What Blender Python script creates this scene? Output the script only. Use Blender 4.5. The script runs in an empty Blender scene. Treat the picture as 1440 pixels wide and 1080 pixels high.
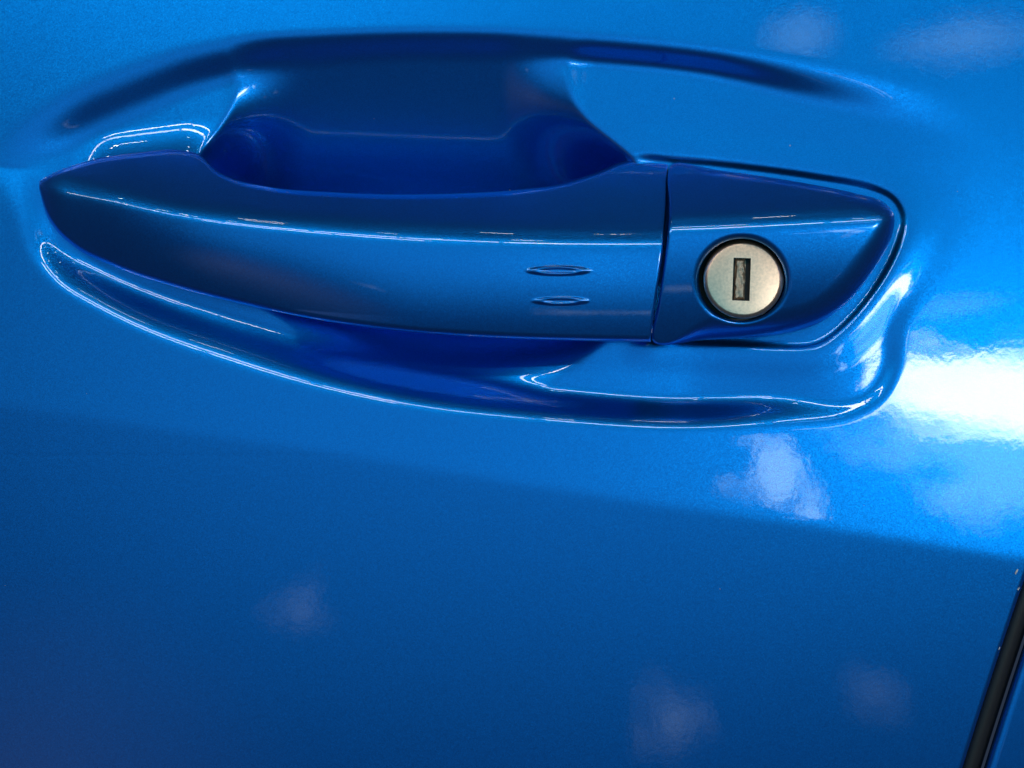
import bpy, math, random
import numpy as np
from mathutils import Vector, Matrix
from mathutils.kdtree import KDTree
from mathutils.geometry import delaunay_2d_cdt

random.seed(7)
C = bpy.context.scene
COL = C.collection
S = 0.0002            # metres per unit: the door is drawn on a 1440 x 1080 sheet of 0.2 mm units
D = 1500.0            # camera distance, same units

# ------------------------------------------------------------------ camera
cam = bpy.data.cameras.new('camera')
cam.sensor_width = 36.0
cam.lens = 36.0 * D / 1440.0
cam.clip_start = 0.01
cam.clip_end = 100.0
cam_o = bpy.data.objects.new('camera', cam)
cam_o.location = (0, -D * S, 0)
cam_o.rotation_euler = (math.radians(90), 0, 0)
COL.objects.link(cam_o)
C.camera = cam_o
C.render.resolution_x, C.render.resolution_y = 1024, 768

# ------------------------------------------------------------------ world, exposure
w = bpy.data.worlds.new('World')
C.world = w
w.use_nodes = True
bg = w.node_tree.nodes['Background']
bg.inputs['Color'].default_value = (0.30, 0.45, 0.80, 1)
bg.inputs['Strength'].default_value = 0.07
C.view_settings.view_transform = 'Standard'
C.view_settings.look = 'None'
C.view_settings.exposure = 0.0
C.view_settings.gamma = 1.0
C.view_settings.use_curve_mapping = False
C.cycles.use_denoising = True
C.cycles.max_bounces = 8
C.cycles.glossy_bounces = 6
C.cycles.sample_clamp_indirect = 6.0


# ------------------------------------------------------------------ lamps of the hall in front of the car, with added fills
def lamp(name, pos, size_x, size_y, radiance, color=(1, 1, 1), patch=None, seed=0.0, target=(0, 0, 0), disk=False):
    """An area lamp of the given radiance facing the door; patch=(softness, wobble, scale) gives it an uneven glow."""
    l = bpy.data.lights.new(name, 'AREA')
    l.shape = 'ELLIPSE' if disk else 'RECTANGLE'
    l.size, l.size_y = size_x, size_y
    area = size_x * size_y * (math.pi / 4 if disk else 1)
    l.energy = radiance * area * math.pi
    l.color = color
    o = bpy.data.objects.new(name, l)
    o.location = pos
    d = Vector(target) - Vector(pos)
    o.rotation_euler = d.to_track_quat('-Z', 'Y').to_euler()
    COL.objects.link(o)
    if patch:
        soft, wob, sc = patch
        l.use_nodes = True
        nt = l.node_tree
        em = nt.nodes['Emission']
        g = nt.nodes.new('ShaderNodeNewGeometry')
        m = nt.nodes.new('ShaderNodeVectorMath'); m.operation = 'MULTIPLY_ADD'
        m.inputs[1].default_value = (2, 2, 0); m.inputs[2].default_value = (-1, -1, 0)
        nt.links.new(g.outputs['Parametric'], m.inputs[0])
        n = nt.nodes.new('ShaderNodeTexNoise')
        n.inputs['Scale'].default_value = sc; n.inputs['Detail'].default_value = 5
        off = nt.nodes.new('ShaderNodeVectorMath'); off.operation = 'ADD'
        off.inputs[1].default_value = (seed * 3.1, seed * 1.7, seed)
        nt.links.new(m.outputs[0], off.inputs[0]); nt.links.new(off.outputs[0], n.inputs['Vector'])
        ln = nt.nodes.new('ShaderNodeVectorMath'); ln.operation = 'LENGTH'
        nt.links.new(m.outputs[0], ln.inputs[0])
        a = nt.nodes.new('ShaderNodeMath'); a.operation = 'MULTIPLY_ADD'   # r + wob*(noise)
        nt.links.new(n.outputs['Fac'], a.inputs[0]); a.inputs[1].default_value = wob
        nt.links.new(ln.outputs['Value'], a.inputs[2])
        mr = nt.nodes.new('ShaderNodeMapRange'); mr.interpolation_type = 'SMOOTHSTEP'
        e1 = 1.0 + 0.5 * wob - 0.25 * wob
        mr.inputs['From Min'].default_value = e1 - soft
        mr.inputs['From Max'].default_value = e1
        mr.inputs['To Min'].default_value = 1; mr.inputs['To Max'].default_value = 0
        nt.links.new(a.outputs[0], mr.inputs['Value'])
        nt.links.new(mr.outputs['Result'], em.inputs['Strength'])
    return o


def towards(dx, dz, dist):
    v = Vector((dx, -1.0, dz)).normalized() * dist
    return v


# row of ceiling light panels along the hall
ELEV = 32.5
rr = random.Random(3)
for k in range(-9, 10):
    R = 4.0
    x = k * 0.62
    lamp('ceiling_light', (x, -R * math.cos(math.radians(ELEV)), R * math.sin(math.radians(ELEV))), 0.57, 0.15, 13.0 * rr.uniform(.7, 1.2), (1.0, 0.97, 0.93), target=(x, 0, 0))
for k in range(3):
    lamp('ceiling_light_low', (-1.72 + k * 0.62, -3.63, 1.72), 0.57, 0.10, 16.0, (1.0, 0.97, 0.93))
# scattered small lamps higher up and overhead
for k in range(24):
    e = math.radians(rr.choice((38, 42, 47, 56, 70)) + rr.uniform(-3, 3))
    x = (k - 11.5) * 0.33 + rr.uniform(-.2, .2)
    lamp('ceiling_spot', (x, -4 * math.cos(e), 4 * math.sin(e)), rr.uniform(.07, .20), rr.uniform(.03, .05), 40.0 * rr.uniform(.4, 1.2), (0.92, 0.97, 1.0), target=(x, 0, 0))
# wide soft fill lamp, added in front of the door to light the paint
lamp('front_fill', (-0.05, -2.6, -0.30), 7.0, 4.0, 0.70, (0.05, 0.67, 1.0), patch=(0.9, 0.15, 1.0))
# bright window to the right, its glow and the slits beside it
lamp('right_window', towards(0.69, -0.018, 2.2), 1.66, 0.52, 15.5, (1.0, 1.0, 1.0), patch=(0.42, 1.45, 1.6), seed=1.3)
lamp('right_window_glow', towards(0.58, -0.05, 2.3), 1.40, 0.86, 2.5, (0.66, 0.92, 1.0), patch=(0.4, 1.6, 2.2), seed=4.7)
lamp('window_slit', towards(0.325, -0.12, 2.2), 0.44, 0.56, 4.4, (0.70, 0.95, 1.0), patch=(0.6, 1.6, 2.2), seed=2.2)
lamp('window_slit', towards(0.40, 0.05, 2.2), 0.22, 0.34, 3.6, (0.70, 0.95, 1.0), patch=(0.6, 1.6, 2.2), seed=6.2)
lamp('window_slit', towards(0.53, 0.085, 2.2), 0.55, 0.10, 1.2, (0.70, 0.95, 1.0), patch=(0.9, 0.9, 1.6), seed=3.2)
lamp('distant_lamp', towards(0.35, 0.40, 2.2), 0.28, 0.20, 1.2, (0.62, 0.92, 1.0), patch=(1.0, 0.5, 1.5), seed=1.2)
lamp('distant_lamp', towards(0.56, 0.405, 2.2), 0.50, 0.18, 1.2, (0.62, 0.92, 1.0), patch=(1.0, 0.5, 1.5), seed=9.2)
lamp('added_spot_glow', towards(-0.315, -0.54, 2.2), 0.30, 0.26, 0.8, (0.70, 0.88, 1.0), patch=(1.1, 1.1, 1.5), seed=5.2)  # lamps added so that soft pale spots mirror low on the door
lamp('added_spot_glow', towards(0.178, -0.685, 2.2), 0.36, 0.30, 1.2, (0.70, 0.88, 1.0), patch=(1.1, 1.1, 1.5), seed=7.2)
lamp('added_spot_glow', towards(0.45, -0.655, 2.2), 0.30, 0.26, 0.45, (0.70, 0.88, 1.0), patch=(1.1, 1.1, 1.5), seed=8.2)
lamp('lower_left_fill', towards(-0.85, -0.95, 2.4), 2.0, 1.5, 0.22, (1.0, 0.78, 0.88), patch=(1.2, 0.4, 1.0), seed=3.9)  # dim warm lamp, added to tint the reflections at lower left

# ------------------------------------------------------------------ materials
def nodes_of(m):
    m.use_nodes = True
    return m.node_tree


def car_paint():
    m = bpy.data.materials.new('blue_metallic_paint')
    nt = nodes_of(m)
    N, L = nt.nodes, nt.links
    out = N['Material Output']
    p = N['Principled BSDF']
    tc = N.new('ShaderNodeTexCoord')
    vo = N.new('ShaderNodeTexVoronoi'); vo.inputs['Scale'].default_value = 4500.0
    L.new(tc.outputs['Object'], vo.inputs['Vector'])
    # flakes: every cell tips the base normal a little its own way
    sub = N.new('ShaderNodeVectorMath'); sub.operation = 'SUBTRACT'; sub.inputs[1].default_value = (.5, .5, .5)
    L.new(vo.outputs['Color'], sub.inputs[0])
    sc = N.new('ShaderNodeVectorMath'); sc.operation = 'SCALE'; sc.inputs['Scale'].default_value = 0.07
    L.new(sub.outputs[0], sc.inputs[0])
    geo = N.new('ShaderNodeNewGeometry')
    ad = N.new('ShaderNodeVectorMath'); ad.operation = 'ADD'
    L.new(geo.outputs['Normal'], ad.inputs[0]); L.new(sc.outputs[0], ad.inputs[1])
    no = N.new('ShaderNodeVectorMath'); no.operation = 'NORMALIZE'
    L.new(ad.outputs[0], no.inputs[0])
    # orange peel of the clear coat
    n1 = N.new('ShaderNodeTexNoise'); n1.inputs['Scale'].default_value = 420.0; n1.inputs['Detail'].default_value = 2
    L.new(tc.outputs['Object'], n1.inputs['Vector'])
    bp = N.new('ShaderNodeBump'); bp.inputs['Strength'].default_value = 1.0; bp.inputs['Distance'].default_value = 0.000010
    L.new(n1.outputs['Fac'], bp.inputs['Height'])
    # colour: slight tone change from flake to flake
    ramp = N.new('ShaderNodeMix'); ramp.data_type = 'RGBA'
    ramp.inputs['A'].default_value = (0.0, 0.215, 0.73, 1)
    ramp.inputs['B'].default_value = (0.0, 0.268, 0.86, 1)
    sx = N.new('ShaderNodeSeparateColor'); L.new(vo.outputs['Color'], sx.inputs[0])
    L.new(sx.outputs[0], ramp.inputs['Factor'])
    p.inputs['Metallic'].default_value = 1.0
    p.inputs['Roughness'].default_value = 0.36
    L.new(ramp.outputs['Result'], p.inputs['Base Color'])
    L.new(no.outputs[0], p.inputs['Normal'])
    p2 = N.new('ShaderNodeBsdfPrincipled')          # the deep pigment under the flakes
    p2.inputs['Base Color'].default_value = (0.0, 0.036, 0.13, 1)
    p2.inputs['Roughness'].default_value = 0.6
    p2.inputs['Specular IOR Level'].default_value = 0.0
    n2 = N.new('ShaderNodeTexNoise'); n2.inputs['Scale'].default_value = 60.0; n2.inputs['Detail'].default_value = 8
    L.new(tc.outputs['Object'], n2.inputs['Vector'])
    mr = N.new('ShaderNodeMapRange')
    mr.inputs['From Min'].default_value = .35; mr.inputs['From Max'].default_value = .7
    mr.inputs['To Min'].default_value = .008; mr.inputs['To Max'].default_value = .035
    L.new(n2.outputs['Fac'], mr.inputs['Value'])
    for q in (p, p2):
        L.new(mr.outputs[0], q.inputs['Coat Roughness'])
        q.inputs['Coat Weight'].default_value = 1.0
        q.inputs['Coat IOR'].default_value = 1.62
        L.new(bp.outputs[0], q.inputs['Coat Normal'])
    # stray dust specks on the lacquer
    dv = N.new('ShaderNodeTexVoronoi'); dv.inputs['Scale'].default_value = 150.0
    L.new(tc.outputs['Object'], dv.inputs['Vector'])
    dc = N.new('ShaderNodeSeparateColor'); L.new(dv.outputs['Color'], dc.inputs[0])
    pick = N.new('ShaderNodeMath'); pick.operation = 'GREATER_THAN'; pick.inputs[1].default_value = 0.86
    L.new(dc.outputs[0], pick.inputs[0])
    rad = N.new('ShaderNodeMath'); rad.operation = 'MULTIPLY_ADD'; rad.inputs[1].default_value = 0.035; rad.inputs[2].default_value = 0.012
    L.new(dc.outputs[1], rad.inputs[0])
    near = N.new('ShaderNodeMath'); near.operation = 'LESS_THAN'
    L.new(dv.outputs['Distance'], near.inputs[0]); L.new(rad.outputs[0], near.inputs[1])
    spk = N.new('ShaderNodeMath'); spk.operation = 'MULTIPLY'
    L.new(pick.outputs[0], spk.inputs[0]); L.new(near.outputs[0], spk.inputs[1])
    spk2 = N.new('ShaderNodeMath'); spk2.operation = 'MULTIPLY'; spk2.inputs[1].default_value = 0.5
    L.new(spk.outputs[0], spk2.inputs[0])
    dust = N.new('ShaderNodeBsdfDiffuse'); dust.inputs['Color'].default_value = (0.45, 0.44, 0.42, 1)
    mx = N.new('ShaderNodeMixShader'); mx.inputs[0].default_value = 0.15
    L.new(p.outputs[0], mx.inputs[1]); L.new(p2.outputs[0], mx.inputs[2])
    md = N.new('ShaderNodeMixShader')
    L.new(spk2.outputs[0], md.inputs[0]); L.new(mx.outputs[0], md.inputs[1]); L.new(dust.outputs[0], md.inputs[2])
    L.new(md.outputs[0], out.inputs['Surface'])
    return m


def plain(name, col, rough, metal=0.0, bump=0.0, bscale=1500.0, var=0.0):
    m = bpy.data.materials.new(name)
    nt = nodes_of(m)
    N, L = nt.nodes, nt.links
    p = N['Principled BSDF']
    p.inputs['Roughness'].default_value = rough
    p.inputs['Metallic'].default_value = metal
    tc = N.new('ShaderNodeTexCoord')
    n = N.new('ShaderNodeTexNoise'); n.inputs['Scale'].default_value = bscale; n.inputs['Detail'].default_value = 6
    L.new(tc.outputs['Object'], n.inputs['Vector'])
    mx = N.new('ShaderNodeMix'); mx.data_type = 'RGBA'
    mx.inputs['A'].default_value = tuple(c * (1 - var) for c in col) + (1,)
    mx.inputs['B'].default_value = tuple(c * (1 + var) for c in col) + (1,)
    L.new(n.outputs['Fac'], mx.inputs['Factor']); L.new(mx.outputs['Result'], p.inputs['Base Color'])
    if bump:
        b = N.new('ShaderNodeBump'); b.inputs['Strength'].default_value = 1; b.inputs['Distance'].default_value = bump
        L.new(n.outputs['Fac'], b.inputs['Height']); L.new(b.outputs[0], p.inputs['Normal'])
    return m


PAINT = car_paint()
NICKEL = plain('satin_nickel', (0.86, 0.60, 0.42), 0.38, 1.0, 0.000012, 1300.0, 0.34)
WORN = plain('worn_shutter_metal', (0.46, 0.38, 0.28), 0.55, 0.8, 0.00006, 1400.0, 0.4)
RUBBER = plain('black_rubber', (0.012, 0.011, 0.011), 0.55, 0.0, 0.00001, 3000.0, 0.2)
DARK = plain('black_plastic', (0.008, 0.008, 0.010), 0.4)
CHIP = plain('chipped_primer', (0.55, 0.55, 0.55), 0.7)

# ------------------------------------------------------------------ curve and profile helpers (units of the sheet)
def ss(a, b, x):
    t = np.clip((x - a) / (b - a), 0, 1)
    return t * t * (3 - 2 * t)


def catmull(pts, closed=False, step=0.7):
    P = np.array(pts, float)
    n = len(P)
    out = []
    rng = range(n) if closed else range(n - 1)
    for i in rng:
        p1, p2 = P[i], P[(i + 1) % n]
        p0 = P[i - 1] if (closed or i > 0) else 2 * p1 - p2
        p3 = P[(i + 2) % n] if (closed or i + 2 < n) else 2 * p2 - p1
        # centripetal
        def tj(ti, a, b): return ti + max(np.linalg.norm((b - a)[:2]), 1e-6) ** 0.5
        t0 = 0; t1 = tj(t0, p0, p1); t2 = tj(t1, p1, p2); t3 = tj(t2, p2, p3)
        m = max(3, int(np.linalg.norm((p2 - p1)[:2]) / step))
        t = np.linspace(t1, t2, m, endpoint=False)[:, None]
        A1 = (t1 - t) / (t1 - t0) * p0 + (t - t0) / (t1 - t0) * p1
        A2 = (t2 - t) / (t2 - t1) * p1 + (t - t1) / (t2 - t1) * p2
        A3 = (t3 - t) / (t3 - t2) * p2 + (t - t2) / (t3 - t2) * p3
        B1 = (t2 - t) / (t2 - t0) * A1 + (t - t0) / (t2 - t0) * A2
        B2 = (t3 - t) / (t3 - t1) * A2 + (t - t1) / (t3 - t1) * A3
        out.append((t2 - t) / (t2 - t1) * B1 + (t - t1) / (t2 - t1) * B2)
    if not closed:
        out.append(P[-1:])
    return np.concatenate(out)


def smooth1(a, sig, closed):
    k = np.arange(-3 * sig, 3 * sig + 1)
    g = np.exp(-0.5 * (k / sig) ** 2); g /= g.sum()
    r = len(k) // 2
    if closed:
        b = np.concatenate([a[-r:], a, a[:r]])
        return np.stack([np.convolve(b[:, j], g, 'valid') for j in range(a.shape[1])], 1)
    b = np.concatenate([2 * a[:1] - a[r:0:-1], a, 2 * a[-1:] - a[-2:-r - 2:-1]])
    return np.stack([np.convolve(b[:, j], g, 'valid') for j in range(a.shape[1])], 1)


class Curve:
    def __init__(self, pts, closed=False, sig=12, flip=False):
        c = catmull(pts, closed)
        c = smooth1(c, sig, closed)
        self.c = c
        xy = c[:, :2]
        if closed:
            t = np.roll(xy, -1, 0) - np.roll(xy, 1, 0)
        else:
            t = np.gradient(xy, axis=0)
        t /= np.linalg.norm(t, axis=1)[:, None]
        n = np.stack([-t[:, 1], t[:, 0]], 1)
        if flip:
            n = -n
        self.n = n
        kd = KDTree(len(xy))
        for i, p in enumerate(xy):
            kd.insert((p[0], p[1], 0), i)
        kd.balance()
        self.kd = kd

    def dist(self, U, V):
        """signed distance (positive along the normal) and the extra attribute of the nearest point"""
        u, v = U.ravel(), V.ravel()
        f = self.kd.find
        idx = np.fromiter((f((a, b, 0))[1] for a, b in zip(u.tolist(), v.tolist())), int, len(u))
        q = self.c[idx]
        dx, dy = u - q[:, 0], v - q[:, 1]
        s = dx * self.n[idx, 0] + dy * self.n[idx, 1]
        r = np.hypot(dx, dy)
        s = np.where(r > 4, np.sign(s) * r, s)
        at = q[:, 2] if self.c.shape[1] > 2 else None
        return s.reshape(U.shape), (at.reshape(U.shape) if at is not None else None)


class Ramp:
    """0 at d<=0, rising to 1: convex fillet of length r0, straight wall to w - r1, concave fillet r1"""
    def __init__(self, r0, w, r1):
        x = np.linspace(0, w, 4000)
        sl = ss(0, r0, x) * (1 - ss(w - r1, w, x))
        y = np.cumsum(sl); y -= y[0]; y /= y[-1]
        self.x, self.y, self.w = x, y, w

    def __call__(self, d):
        return np.interp(d, self.x, self.y)


def func(pts, sig=10):
    """smooth function of one variable through points"""
    p = np.array(pts, float)
    lo, hi = int(p[0, 0]) - 200, int(p[-1, 0]) + 200
    x = np.arange(lo, hi + 1.0)
    # cubic hermite with finite-difference tangents
    m = np.gradient(p[:, 1], p[:, 0])
    i = np.clip(np.searchsorted(p[:, 0], x) - 1, 0, len(p) - 2)
    h = p[i + 1, 0] - p[i, 0]; t = np.clip((x - p[i, 0]) / h, 0, 1)
    y = ((2*t**3 - 3*t**2 + 1) * p[i, 1] + (t**3 - 2*t**2 + t) * h * m[i] + (-2*t**3 + 3*t**2) * p[i+1, 1] + (t**3 - t**2) * h * m[i+1])
    y = np.where(x < p[0, 0], p[0, 1] + (x - p[0, 0]) * m[0], y)
    y = np.where(x > p[-1, 0], p[-1, 1] + (x - p[-1, 0]) * m[-1], y)
    y = smooth1(y[:, None], sig, False)[:, 0]
    return lambda u: np.interp(u, x, y)


def blur(H, sig):
    k = np.arange(-int(3 * sig) - 1, int(3 * sig) + 2)
    g = np.exp(-0.5 * (k / sig) ** 2); g /= g.sum(); r = len(k) // 2
    for ax in (0, 1):
        Hp = np.concatenate([np.repeat(np.take(H, [0], ax), r, ax), H, np.repeat(np.take(H, [-1], ax), r, ax)], ax)
        H = sum(w_ * np.take(Hp, range(j, j + H.shape[ax]), ax) for j, w_ in enumerate(g))
    return H


# sheet point seen at (u, v) and standing h in front of the sheet -> metres
def world(U, V, H):
    k = (D - H) / D
    return np.stack([(U - 720) * k * S, -H * S, (540 - V) * k * S], -1)


# ------------------------------------------------------------------ mesh helpers
def mesh_obj(name, verts, faces, mat, parent=None, smooth=True, normals=None):
    me = bpy.data.meshes.new(name)
    if isinstance(faces, np.ndarray) and faces.shape[1] == 4:
        nf = len(faces)
        me.vertices.add(len(verts)); me.vertices.foreach_set('co', np.asarray(verts, np.float32).ravel())
        me.loops.add(nf * 4); me.loops.foreach_set('vertex_index', faces.ravel().astype(np.int32))
        me.polygons.add(nf); me.polygons.foreach_set('loop_start', np.arange(0, nf * 4, 4, dtype=np.int32))
        me.update(calc_edges=True)
    else:
        me.from_pydata([tuple(v) for v in verts], [], [tuple(int(i) for i in f) for f in faces])
    me.validate(); me.update()
    if smooth:
        me.polygons.foreach_set('use_smooth', [True] * len(me.polygons))
    if normals is not None:
        me.normals_split_custom_set_from_vertices([tuple(n) for n in normals])
    me.materials.append(mat)
    o = bpy.data.objects.new(name, me)
    COL.objects.link(o)
    if parent is not None:
        o.parent = parent
    return o


def grid_faces(ny, nx, wrap=False, off=0):
    i = np.arange(ny * nx).reshape(ny, nx) + off
    if wrap:
        j = np.roll(i, -1, 1)
        return np.stack([i[:-1], i[1:], j[1:], j[:-1]], -1).reshape(-1, 4)
    return np.stack([i[:-1, :-1], i[1:, :-1], i[1:, 1:], i[:-1, 1:]], -1).reshape(-1, 4)


# ------------------------------------------------------------------ the door skin
lens = Curve([(-70, 244, 90), (-30, 274, 74), (12, 314, 60), (37, 366, 56), (72, 408, 62), (124, 440, 66), (200, 478, 72), (330, 527, 80), (470, 564, 76),
              (600, 587, 68), (800, 605, 60), (940, 612, 56), (1100, 607, 54), (1195, 597, 38), (1246, 566, 30), (1272, 515, 30),
              (1282, 465, 40), (1330, 400, 60), (1420, 335, 80), (1480, 250, 80), (1460, 180, 90), (1345, 124, 84), (1250, 100, 80), (1150, 82, 74), (1000, 60, 56), (850, 44, 56),
              (720, 34, 60), (600, 32, 60), (470, 35, 64), (350, 42, 76), (250, 58, 88), (200, 73, 94), (150, 91, 98), (100, 112, 98), (50, 140, 94), (-10, 178, 90), (-60, 212, 90)],
             closed=True, sig=14, flip=True)
left_edge = Curve([(250, -60), (288, 30), (318, 84), (328, 120), (318, 155), (300, 185), (275, 215), (262, 260), (270, 330), (310, 390),
                   (360, 428), (398, 460), (412, 482), (420, 530), (430, 640), (434, 760)], sig=10, flip=True)
right_edge = Curve([(870, -60), (830, 30), (804, 84), (806, 126), (830, 165), (865, 195), (893, 220), (912, 260), (915, 330), (905, 400),
                    (880, 450), (850, 488), (815, 518), (780, 545), (768, 566), (760, 640), (755, 760)], sig=10)
RING = [(880, 216), (950, 217), (1050, 227), (1150, 241), (1228, 256), (1263, 274), (1278, 304), (1270, 346), (1242, 402),
        (1198, 457), (1152, 491), (1100, 495), (1030, 491), (950, 487), (872, 482), (850, 440), (845, 340), (852, 250)]
ring = Curve(RING, closed=True, sig=10)
crease = func([(-300, 530), (0, 567), (200, 597), (480, 637), (800, 690), (1100, 733), (1440, 787), (1800, 845)], 40)
seam = lambda v: 1440 - (np.clip(v, 700, 1100) - 813) * 0.328 + 0.00006 * (np.clip(v, 700, 1100) - 950) ** 2 - 0.335 * (np.minimum(v, 700) - 700) - 0.31 * (np.maximum(v, 1100) - 1100)

W_PAD = Ramp(34, 66, 30)
W_SOFT = Ramp(46, 90, 40)
W_POCK = Ramp(20, 280, 84)
W_SIDE = Ramp(9, 130, 112)
W_RING = Ramp(8, 14, 6)


def skin_base(U, V):
    h = -((V - 420) ** 2) / (2 * 40000.0) - ((U - 720) ** 2) / (2 * 24000.0)
    d = V - crease(U)
    wd = 4 - 1.5 * ss(0, 1400, U)
    sp = wd * np.logaddexp(0, d / wd)
    h -= 0.124 * sp
    return h


def skin(U, V):
    h = skin_base(U, V)
    dl, wl = lens.dist(U, V)
    near = (dl > -5)
    top = 1 - ss(240, 410, V)
    deep_top = 27.0 * ss(-60, 140, U) * (1 - (1 - ss(10, 130, U)) * ss(135, 335, V)) * (1 - ss(1000, 1400, U)) * (1 - 0.75 * ss(310, 430, U) * (1 - ss(720, 840, U)))
    deep_low = (37.0 - 7 * (1 - ss(300, 500, U))) * (1 - 0.82 * ss(960, 1215, U)) * (0.6 * ss(0, 48, U) + 0.4 * ss(0, 230, U)) * (1 - ss(1170, 1300, U) * (1 - ss(320, 520, V)))
    # the hand side is a broad soft fold, the lower side a tighter lip
    h -= deep_top * top * W_SOFT(dl * 90.0 / wl) + deep_low * (1 - top) * W_PAD(dl * 60.0 / wl)
    dL, _ = left_edge.dist(U, V)
    dR, _ = right_edge.dist(U, V)
    low = ss(300, 470, V)
    h -= 122.0 * W_POCK(dl - 2 - 30 * low) * W_SIDE(dL * (1 - 0.4 * low)) * W_SIDE(dR * (1 - 0.3 * low))
    # the left pad dishes up to the foot of the handle
    x = np.clip(V - 172 + 0.12 * (U - 215), 0, None)
    h += 0.5 * 0.011 * x * x * (1 - ss(60, 90, x)) * ss(100, 165, U) * (1 - ss(250, 330, U)) * (V < 300)
    dr, _ = ring.dist(U, V)
    on = ss(872, 925, U)
    lowr = ss(250, 430, V + 0.25 * (U - 1240))
    h += on * ((1.0 + 2.6 * lowr) * ss(-46, -5, dr) - 6.5 * W_RING(dr))
    return h


def span(lo, a, b, hi, fine, coarse):
    return np.concatenate([np.arange(lo, a, coarse), np.arange(a, b, fine), np.linspace(b, hi, max(2, int((hi - b) / coarse)))])


root = bpy.data.objects.new('car', None)
root.empty_display_size = 0.02
COL.objects.link(root)
root['label'] = 'blue metallic car seen close at its closed door with a silver key lock'
root['category'] = 'car'

vv = np.concatenate([np.linspace(-900, -20, 90, endpoint=False), np.arange(-20, 640, 2.5), np.arange(640, 1100, 4.0), np.linspace(1100, 2000, 90)])
aa = np.concatenate([np.linspace(-900, -10, 90, endpoint=False), np.arange(-10, 1300, 2.6)])
n_right = 90
V, A = np.meshgrid(vv, aa, indexing='ij')
sv = seam(vv)
tail = np.linspace(0, 1, n_right + 1)[1:]
tail = 1 - (1 - tail) ** 1.6
U = np.concatenate([A, (1300 - 2.6) + (sv[:, None] - (1300 - 2.6)) * tail[None, :]], 1)
V = np.repeat(vv[:, None], U.shape[1], 1)
H = blur(skin(U, V), 1.0)
# rolled edge of the door along the seam, then its return flange
dse = (sv[:, None] - U) * 0.95
e = np.clip(1 - dse / 6.0, 0, 1)
H = H - 6.0 * (1 - np.sqrt(np.clip(1 - e * e * 0.98, 0, 1)))
P = world(U, V, H)
last_u, last_h = U[:, -1], H[:, -1]
fl = [world(last_u - 1.0, vv, last_h - 12)[:, None], world(last_u - 3.0, vv, last_h - 45)[:, None]]
P = np.concatenate([P] + fl, 1)
door = mesh_obj('door', P.reshape(-1, 3), grid_faces(P.shape[0], P.shape[1]), PAINT, root)

# ------------------------------------------------------------------ rear panel across the gap and the rubber seal
GAP = 30.0
ub = np.concatenate([np.linspace(0, 40, 24), np.linspace(46, 900, 70)])
Ub = sv[:, None] + GAP + ub[None, :]
Vb = np.repeat(vv[:, None], len(ub), 1)
Hb = skin_base(Ub, Vb) - 4
e = np.clip(1 - ub[None, :] / 18.0, 0, 1)
Hb = Hb - 18 * (1 - np.sqrt(np.clip(1 - e * e * 0.985, 0, 1)))
Pb = world(Ub, Vb, Hb)
Pb = np.concatenate([world(Ub[:, 0], vv, Hb[:, 0] - 45)[:, None], Pb], 1)
mesh_obj('body_panel', Pb.reshape(-1, 3), grid_faces(Pb.shape[0], Pb.shape[1]), PAINT, root)
th = np.linspace(0, math.pi, 17)
Us = sv[:, None] + 11 - 15 * np.cos(th)[None, :]
Vs = np.repeat(vv[:, None], len(th), 1)
Hs = skin_base(Us, Vs) - 34 + 18 * np.sin(th)[None, :]
Ps = world(Us, Vs, Hs)
mesh_obj('rubber_seal', Ps.reshape(-1, 3), grid_faces(Ps.shape[0], Ps.shape[1]), RUBBER, root)

# ------------------------------------------------------------------ the handle
top_e = func([(55, 254), (75, 243), (120, 227), (200, 214), (262, 211), (284, 219), (300, 236), (325, 250), (370, 261), (480, 271), (640, 272), (735, 266), (790, 257), (835, 242), (878, 224), (915, 228), (941, 232), (1000, 238)], 4)
bot_e = func([(55, 266), (62, 295), (75, 319), (100, 344), (160, 375), (250, 405), (350, 430), (450, 450), (560, 465), (700, 475), (820, 479), (930, 481), (1000, 482)], 4)
ridge = func([(55, 259), (80, 266), (150, 279), (230, 298), (340, 314), (450, 324), (600, 334), (750, 340), (930, 341), (1000, 340)], 20)
ridge_h = func([(55, -14), (70, 2), (100, 14), (160, 37), (250, 58), (400, 70), (650, 72), (930, 62), (1100, 68), (1220, 71), (1260, 71)], 14)
cut = func([(200, 942.5), (232, 941), (300, 938), (360, 932), (430, 922), (481, 916), (520, 912)], 8)

# slope against the offset from the ridge line
_x = np.arange(-200, 320, 0.5)
_s = np.where(_x < 0, 0.0, 0.0)
_s = 0.0 + 1.0 * (1 - ss(-30, 16, _x)) - 0.55 * np.clip((_x - 8) / 150.0, 0, 1.4)
_prof = np.cumsum(_s) * 0.5
_prof -= np.interp(0, _x, _prof)


def body(U, V, rid, scale=1.0):
    return ridge_h(U) + np.interp(V - rid, _x, _prof) * scale


_sc = -0.16 + 1.14 * (1 - ss(-38, 8, _x)) - 0.42 * np.clip((_x - 8) / 150.0, 0, 1.4)
_profc = np.cumsum(_sc) * 0.5
_profc -= np.interp(0, _x, _profc)


def mark(U, V, cu, cv, a, b, amp):
    r = np.sqrt(((U - cu) / a) ** 2 + ((V - cv) / b) ** 2)
    return amp * ((1 - ss(0.62, 1.0, r)) - 0.75 * (1 - ss(0.25, 0.62, r)))


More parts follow.
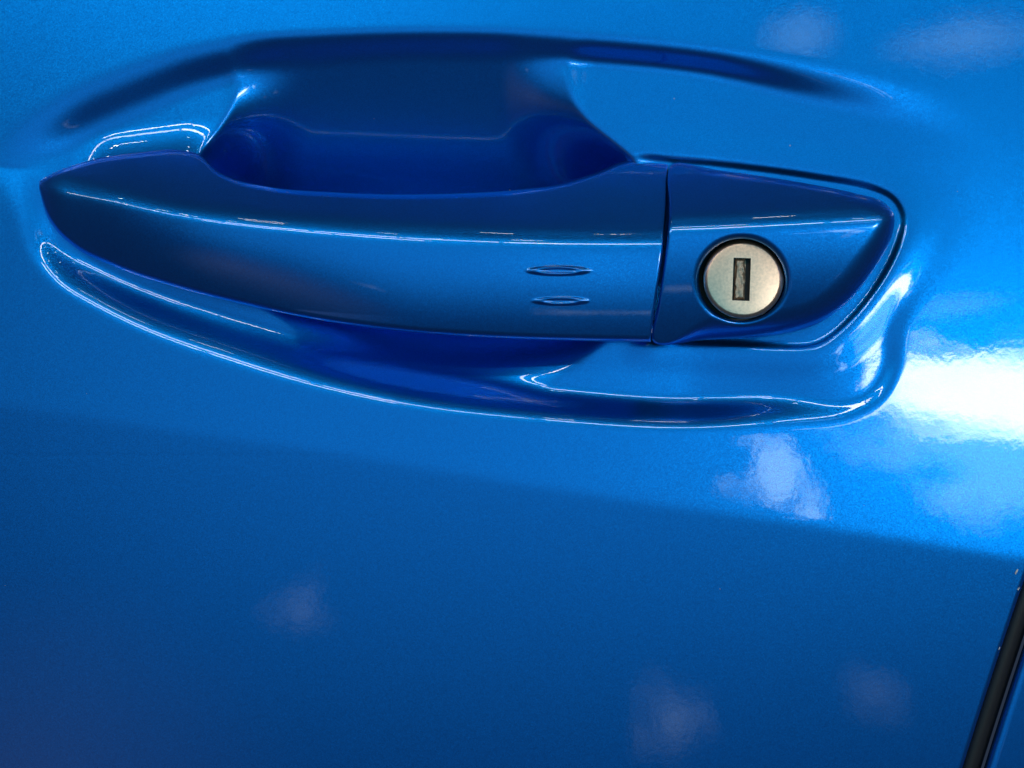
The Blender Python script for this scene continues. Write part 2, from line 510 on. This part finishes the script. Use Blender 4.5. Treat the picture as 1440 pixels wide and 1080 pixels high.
nu, nt_ = 760, 190
a_ = np.linspace(0, 1, nu)
a_ = np.where(a_ < 0.12, 0.12 * (a_ / 0.12) ** 1.8, a_)
u0 = 55.2 + a_ * (927 - 55.2)
t_ = np.linspace(0, 1, nt_)
T, U0 = np.meshgrid(t_, u0, indexing='ij')
to, bo = top_e(U0), bot_e(U0)
Vh = to + (bo - to) * T
Uh = U0 + ((U0 - 55.2) / 872.0) ** 10 * (cut(Vh) - 1.3 - 927)
sc = ss(40, 220, U0) * 0.25 + 0.75
xr = Vh - ridge(Uh)
up = (0.90 + 0.10 * ss(150, 400, U0)) * (1 - 0.10 * ss(700, 880, U0))
pf = np.interp(np.maximum(xr, -22.0), _x, _prof) * sc + up * (np.interp(np.minimum(xr, -22.0), _x, _prof) - np.interp(-22.0, _x, _prof))
Hh = ridge_h(Uh) + pf - 24.0 * (1 - ss(180, 620, Uh)) * (np.clip((Vh - ridge(Uh)) / 95.0, 0, 1.2)) ** 1.5
# rolled lower and upper edges, rolled end at the split
ed = np.clip(1 - (bo - Vh) / 9.0, 0, 1); Hh -= 9.0 * (1 - np.sqrt(np.clip(1 - ed * ed * 0.985, 0, 1)))
ed = np.clip(1 - (Vh - to) / 8.0, 0, 1); Hh -= 7.0 * (1 - np.sqrt(np.clip(1 - ed * ed * 0.985, 0, 1)))
ed = np.clip(1 - (cut(Vh) - 1.3 - Uh) / 3.5, 0, 1); Hh -= 3.5 * (1 - np.sqrt(np.clip(1 - ed * ed * 0.985, 0, 1)))
Hh = Hh + mark(Uh, Vh, 785, 380.5, 50, 7.5, 3.6) + mark(Uh, Vh, 788, 423, 44, 6.5, 3.0)
# back of the bar: close to the pads at both ends, clear of the pocket between
back = -44 + 29 * ss(230, 340, u0) * (1 - ss(800, 900, u0)) - 16 * ss(870, 927, u0)
Ph = world(Uh, Vh, Hh)
ny, nx = Uh.shape
def loop_of(A): return np.concatenate([A[0, :], A[1:, -1], A[-1, -2::-1], A[-2:0:-1, 0]])
per = loop_of(np.arange(ny * nx).reshape(ny, nx))
pu, pv, phh = loop_of(Uh), loop_of(Vh), loop_of(Hh)
pb = np.minimum(np.interp(np.clip(pu, 55, 927), u0, back), phh - 2)
cu_, cv_ = 0.985 * pu + 0.015 * 500, pv + 0.05 * (np.interp(pu, u0, (top_e(u0) + bot_e(u0)) / 2) - pv)
w1 = world(cu_, cv_, pb)
verts = np.concatenate([Ph.reshape(-1, 3), w1])
m = len(per); base = ny * nx
k = np.arange(m); k2 = (k + 1) % m
walls = np.stack([per[k], per[k2], base + k2, base + k], -1)
# back cap: strips joining the top row to the bottom row
nxx = nx
top_idx = base + np.arange(nx)
bot_idx = base + (nx + ny - 1) - 1 + np.arange(nx)
bot_idx = bot_idx[::-1]
cap = np.stack([top_idx[:-1], top_idx[1:], bot_idx[1:], bot_idx[:-1]], -1)
faces = np.concatenate([grid_faces(ny, nx)[:, ::1], walls, cap])
handle = mesh_obj('door_handle', verts, faces, PAINT, root)

# ------------------------------------------------------------------ key cover with its round hole
HC, HR = (1043.0, 393.2), (60.6, 57.8)
cover_out = catmull([(944.5, 232), (1000, 238), (1100, 252), (1200, 271), (1242, 284), (1257, 302), (1253, 335), (1228, 380), (1192, 425),
                     (1152, 454), (1112, 467), (1060, 474), (990, 478), (919.5, 481), (925.5, 430), (935.5, 360), (941.5, 300)], True, 3.0)
corner = [0]
cov = Curve(np.array(cover_out), closed=True, sig=3)
ridge_c = func([(900, 330), (1000, 327), (1100, 322), (1240, 314), (1300, 310)], 10)


def cover_h(U, V):
    h = ridge_h(U) + np.interp(V - ridge_c(U) - 4, _x, _profc)
    d, _ = cov.dist(U, V)
    left = 1 - ss(930, 1010, U)
    low = ss(-60, 40, (V - 330) * 0.8 + (U - 1240) * 0.35 + 20)
    rr_ = 4 * left + (1 - left) * (10 + 26 * low)
    e = np.clip(1 - d / rr_, 0, 1)
    h -= (rr_ * 0.95) * (1 - np.sqrt(np.clip(1 - e * e * 0.97, 0, 1)))
    r = np.sqrt(((U - HC[0]) / HR[0]) ** 2 + ((V - HC[1]) / HR[1]) ** 2)
    e = np.clip(1 - (r - 1) / 0.17, 0, 1)
    h -= 11 * (1 - np.sqrt(np.clip(1 - e * e * 0.97, 0, 1)))
    return h


pts = [tuple(p) for p in cover_out]
nb = len(pts)
edges = [(i, (i + 1) % nb) for i in range(nb)]
hole = [(HC[0] + HR[0] * math.cos(t), HC[1] + HR[1] * math.sin(t)) for t in np.linspace(0, 2 * math.pi, 160, endpoint=False)]
hs = len(pts); pts += hole
edges += [(hs + i, hs + (i + 1) % 160) for i in range(160)]
for f in (1.015, 1.03, 1.05, 1.08, 1.11, 1.14, 1.17, 1.2, 1.24):
    pts += [(HC[0] + HR[0] * f * math.cos(t), HC[1] + HR[1] * f * math.sin(t)) for t in np.linspace(0, 2 * math.pi, 160, endpoint=False) + f * 9]
gu, gv = np.meshgrid(np.arange(915, 1262, 2.5), np.arange(228, 486, 2.5))
gd, _ = cov.dist(gu, gv)
gr = np.sqrt(((gu - HC[0]) / HR[0]) ** 2 + ((gv - HC[1]) / HR[1]) ** 2)
ok = (gd > 1.5) & (gr > 1.26)
pts += list(zip(gu[ok].tolist(), gv[ok].tolist()))
for off in (0.4, 0.9, 1.6):                                   # fine rows along the outline
    idx = np.arange(0, len(cov.c), 4)
    pts += [tuple(cov.c[i, :2] + cov.n[i] * off) for i in idx]
res = delaunay_2d_cdt([Vector(p) for p in pts], edges, [], 0, 1e-4)
vc = np.array([tuple(p) for p in res[0]])
tri = []
for f in res[2]:
    c = vc[list(f)].mean(0)
    if ((c[0] - HC[0]) / HR[0]) ** 2 + ((c[1] - HC[1]) / HR[1]) ** 2 < 0.999:
        continue
    tri.append(tuple(f))
cd, _ = cov.dist(np.array([vc[list(f)].mean(0)[0] for f in tri]), np.array([vc[list(f)].mean(0)[1] for f in tri]))
tri = [f for f, d_ in zip(tri, cd) if d_ > -0.6]
def cover_pos(u, v): return world(u, v, cover_h(u, v))
P0 = cover_pos(vc[:, 0], vc[:, 1])
dU = cover_pos(vc[:, 0] + .6, vc[:, 1]) - cover_pos(vc[:, 0] - .6, vc[:, 1])
dV = cover_pos(vc[:, 0], vc[:, 1] + .6) - cover_pos(vc[:, 0], vc[:, 1] - .6)
Nn = np.cross(dU, dV); Nn /= np.linalg.norm(Nn, axis=1)[:, None]
Nn *= np.where(Nn[:, 1:2] > 0, -1, 1)
f2 = []
for f in tri:
    p = P0[list(f)]
    n = np.cross(p[1] - p[0], p[2] - p[0])
    f2.append(f if n[1] < 0 else f[::-1])
# side skirt and hole wall
verts = [tuple(p) for p in P0]
norms = [tuple(n) for n in Nn]
def skirt(loop, depth, shrink):
    lu = np.array([p[0] for p in loop]); lv = np.array([p[1] for p in loop])
    hh_ = cover_h(lu, lv)
    cu, cv = lu.mean(), lv.mean()
    a = world(lu, lv, hh_); b = world(lu + (cu - lu) * shrink, lv + (cv - lv) * shrink, np.minimum(hh_ - 3, depth))
    n0 = len(verts); n = len(loop)
    nn = np.stack([lu - cu, np.zeros(n), -(lv - cv)], 1); nn /= np.linalg.norm(nn, axis=1)[:, None]
    if shrink <= 0: nn = -nn
    for r in (a, b):
        for p, q in zip(r, nn):
            verts.append(tuple(p)); norms.append(tuple(q))
    for i in range(n):
        j = (i + 1) % n
        q = (n0 + i, n0 + j, n0 + n + j, n0 + n + i)
        f2.append(q if shrink <= 0 else q[::-1])
skirt([tuple(p) for p in cover_out], -52, 0.02)
skirt(hole, 30, 0.0)
cover = mesh_obj('lock_cover', verts, f2, PAINT, root, normals=norms)

# ------------------------------------------------------------------ lock cylinder, slot and shutter
KC, KR = (1045.5, 392.5), 56.5
h_key = float(cover_h(np.array([[KC[0] + 100.0]]), np.array([[KC[1]]]))[0, 0]) - 4
ROT = math.radians(2.0)
def slot_pt(x, y):
    return (1042.8 + x * math.cos(ROT) - y * math.sin(ROT), 392.8 + x * math.sin(ROT) + y * math.cos(ROT))
sw, sh = 12.2, 30.0
# disc profile: chamfered rim
ang = np.linspace(0, 2 * math.pi, 144, endpoint=False)
prof = [(1.0, -46), (1.0, -8), (0.998, -5.2), (0.985, -4.0), (0.95, -2.2), (0.915, -0.8), (0.895, -0.2), (0.88, 0.0)]
pv_ = []
for r, hh_ in prof:
    pv_.append(world(KC[0] + KR * r * np.cos(ang), KC[1] + KR * 0.985 * r * np.sin(ang), np.full(144, h_key + hh_)))
rim = np.concatenate(pv_)
rf = grid_faces(len(prof), 144, True)
face_pts = [(KC[0] + KR * .88 * math.cos(t), KC[1] + KR * 0.985 * .88 * math.sin(t)) for t in ang]
edges = [(i, (i + 1) % 144) for i in range(144)]
slot_loop = []
for (x0, y0, x1, y1) in ((-sw, -sh, sw, -sh), (sw, -sh, sw, sh), (sw, sh, -sw, sh), (-sw, sh, -sw, -sh)):
    for q in np.linspace(0, 1, 12, endpoint=False):
        slot_loop.append(slot_pt(x0 + (x1 - x0) * q, y0 + (y1 - y0) * q))
ns = len(slot_loop)
edges += [(144 + i, 144 + (i + 1) % ns) for i in range(ns)]
fp = face_pts + slot_loop
res = delaunay_2d_cdt([Vector(p) for p in fp], edges, [], 0, 1e-4)
fv = np.array([tuple(p) for p in res[0]])
def in_slot(c):
    x, y = c[0] - 1042.8, c[1] - 392.8
    xr, yr = x * math.cos(ROT) + y * math.sin(ROT), -x * math.sin(ROT) + y * math.cos(ROT)
    return abs(xr) < sw - .4 and abs(yr) < sh - .4
ft = [tuple(f) for f in res[2] if not in_slot(fv[list(f)].mean(0))]
kv = [tuple(p) for p in rim]; kf = [tuple(f) for f in rf]
n0 = len(kv)
kv += [tuple(p) for p in world(fv[:, 0], fv[:, 1], np.full(len(fv), h_key))]
kf += [tuple(i + n0 for i in f) for f in ft]
su = np.array(slot_loop); scx, scy = su.mean(0)
n1 = len(kv)
kv += [tuple(p) for p in world(su[:, 0], su[:, 1], np.full(ns, h_key))]
kv += [tuple(p) for p in world(su[:, 0], su[:, 1], np.full(ns, h_key - 12.0))]
kf += [(n1 + i, n1 + (i + 1) % ns, n1 + ns + (i + 1) % ns, n1 + ns + i) for i in range(ns)]
lock = mesh_obj('key_lock', kv, kf, NICKEL, root)
# weld rim to face so the chamfer shades on
import bmesh
bm = bmesh.new(); bm.from_mesh(lock.data)
bmesh.ops.remove_doubles(bm, verts=bm.verts, dist=1e-7)
bmesh.ops.recalc_face_normals(bm, faces=bm.faces)
for e_ in bm.edges:
    if len(e_.link_faces) == 2 and e_.calc_face_angle(0) > 0.9:
        e_.smooth = False
bm.to_mesh(lock.data); bm.free()
# dark liner at the bottom of the bore
lv = [tuple(p) for r, hh_ in ((0.2, 0), (1.25, 0)) for p in world(HC[0] + HR[0] * r * np.cos(ang), HC[1] + HR[1] * r * np.sin(ang), np.full(144, h_key - 44 + hh_))]
mesh_obj('bore_liner', lv, grid_faces(2, 144, True)[:, ::-1], DARK, cover)
# shutter in the slot: an uneven worn plate
gx, gy = np.meshgrid(np.linspace(-sw * .82, sw * .42, 26), np.linspace(-sh * .95, sh * .95, 60))
rs = np.random.RandomState(5)
bumpy = blur(rs.rand(*gx.shape), 2.4); bumpy = (bumpy - bumpy.mean()) / bumpy.std()
edge_ = np.minimum(np.minimum(gx - gx.min(), gx.max() - gx), np.minimum(gy - gy.min(), gy.max() - gy))
hz = h_key - 3.2 + 0.5 * bumpy - 7 * (1 - ss(0, 3.0, edge_ + bumpy * 0.8))
uu = 1042.8 + gx * math.cos(ROT) - gy * math.sin(ROT); vvv = 392.8 + gx * math.sin(ROT) + gy * math.cos(ROT)
mesh_obj('keyhole_shutter', world(uu, vvv, hz).reshape(-1, 3), grid_faces(*gx.shape), WORN, lock)
lv = [tuple(p) for p in world(np.array([slot_pt(*q)[0] for q in ((-14, -32), (14, -32), (14, 32), (-14, 32))]), np.array([slot_pt(*q)[1] for q in ((-14, -32), (14, -32), (14, 32), (-14, 32))]), np.full(4, h_key - 11.5))]
mesh_obj('slot_floor', lv, [(0, 3, 2, 1)], DARK, lock, smooth=False)

# small chips in the paint along the door edge
rc = random.Random(11)
for (cu, cv, la, lb, an) in ((1429.5, 804, 4.6, 1.3, -1.1), (1432.5, 828, 2.8, 1.1, -1.0), (1405.5, 912, 2.6, 1.0, -1.2)):
    ring_ = []
    for i in range(10):
        t = i / 10 * 2 * math.pi
        r = rc.uniform(.75, 1.15)
        x, y = la * r * math.cos(t), lb * r * math.sin(t)
        ring_.append((cu + x * math.cos(an) - y * math.sin(an), cv + x * math.sin(an) + y * math.cos(an)))
    ru = np.array([p[0] for p in ring_] + [cu]); rv = np.array([p[1] for p in ring_] + [cv])
    de = np.clip(1 - (seam(rv) - ru) * 0.95 / 6.0, 0, 1)
    rh = skin_base(ru, rv) - 6.0 * (1 - np.sqrt(1 - de * de * 0.98)) + 0.5
    mesh_obj('paint_chip', world(ru, rv, rh), [(i, 10, (i + 1) % 10) for i in range(10)], CHIP, door)

# flip any face set that looks away from the viewer
for o in (door, handle):
    me = o.data
    n = np.empty(len(me.polygons) * 3, np.float32); me.polygons.foreach_get('normal', n)
    if n.reshape(-1, 3)[:1000, 1].mean() > 0:
        me.flip_normals()
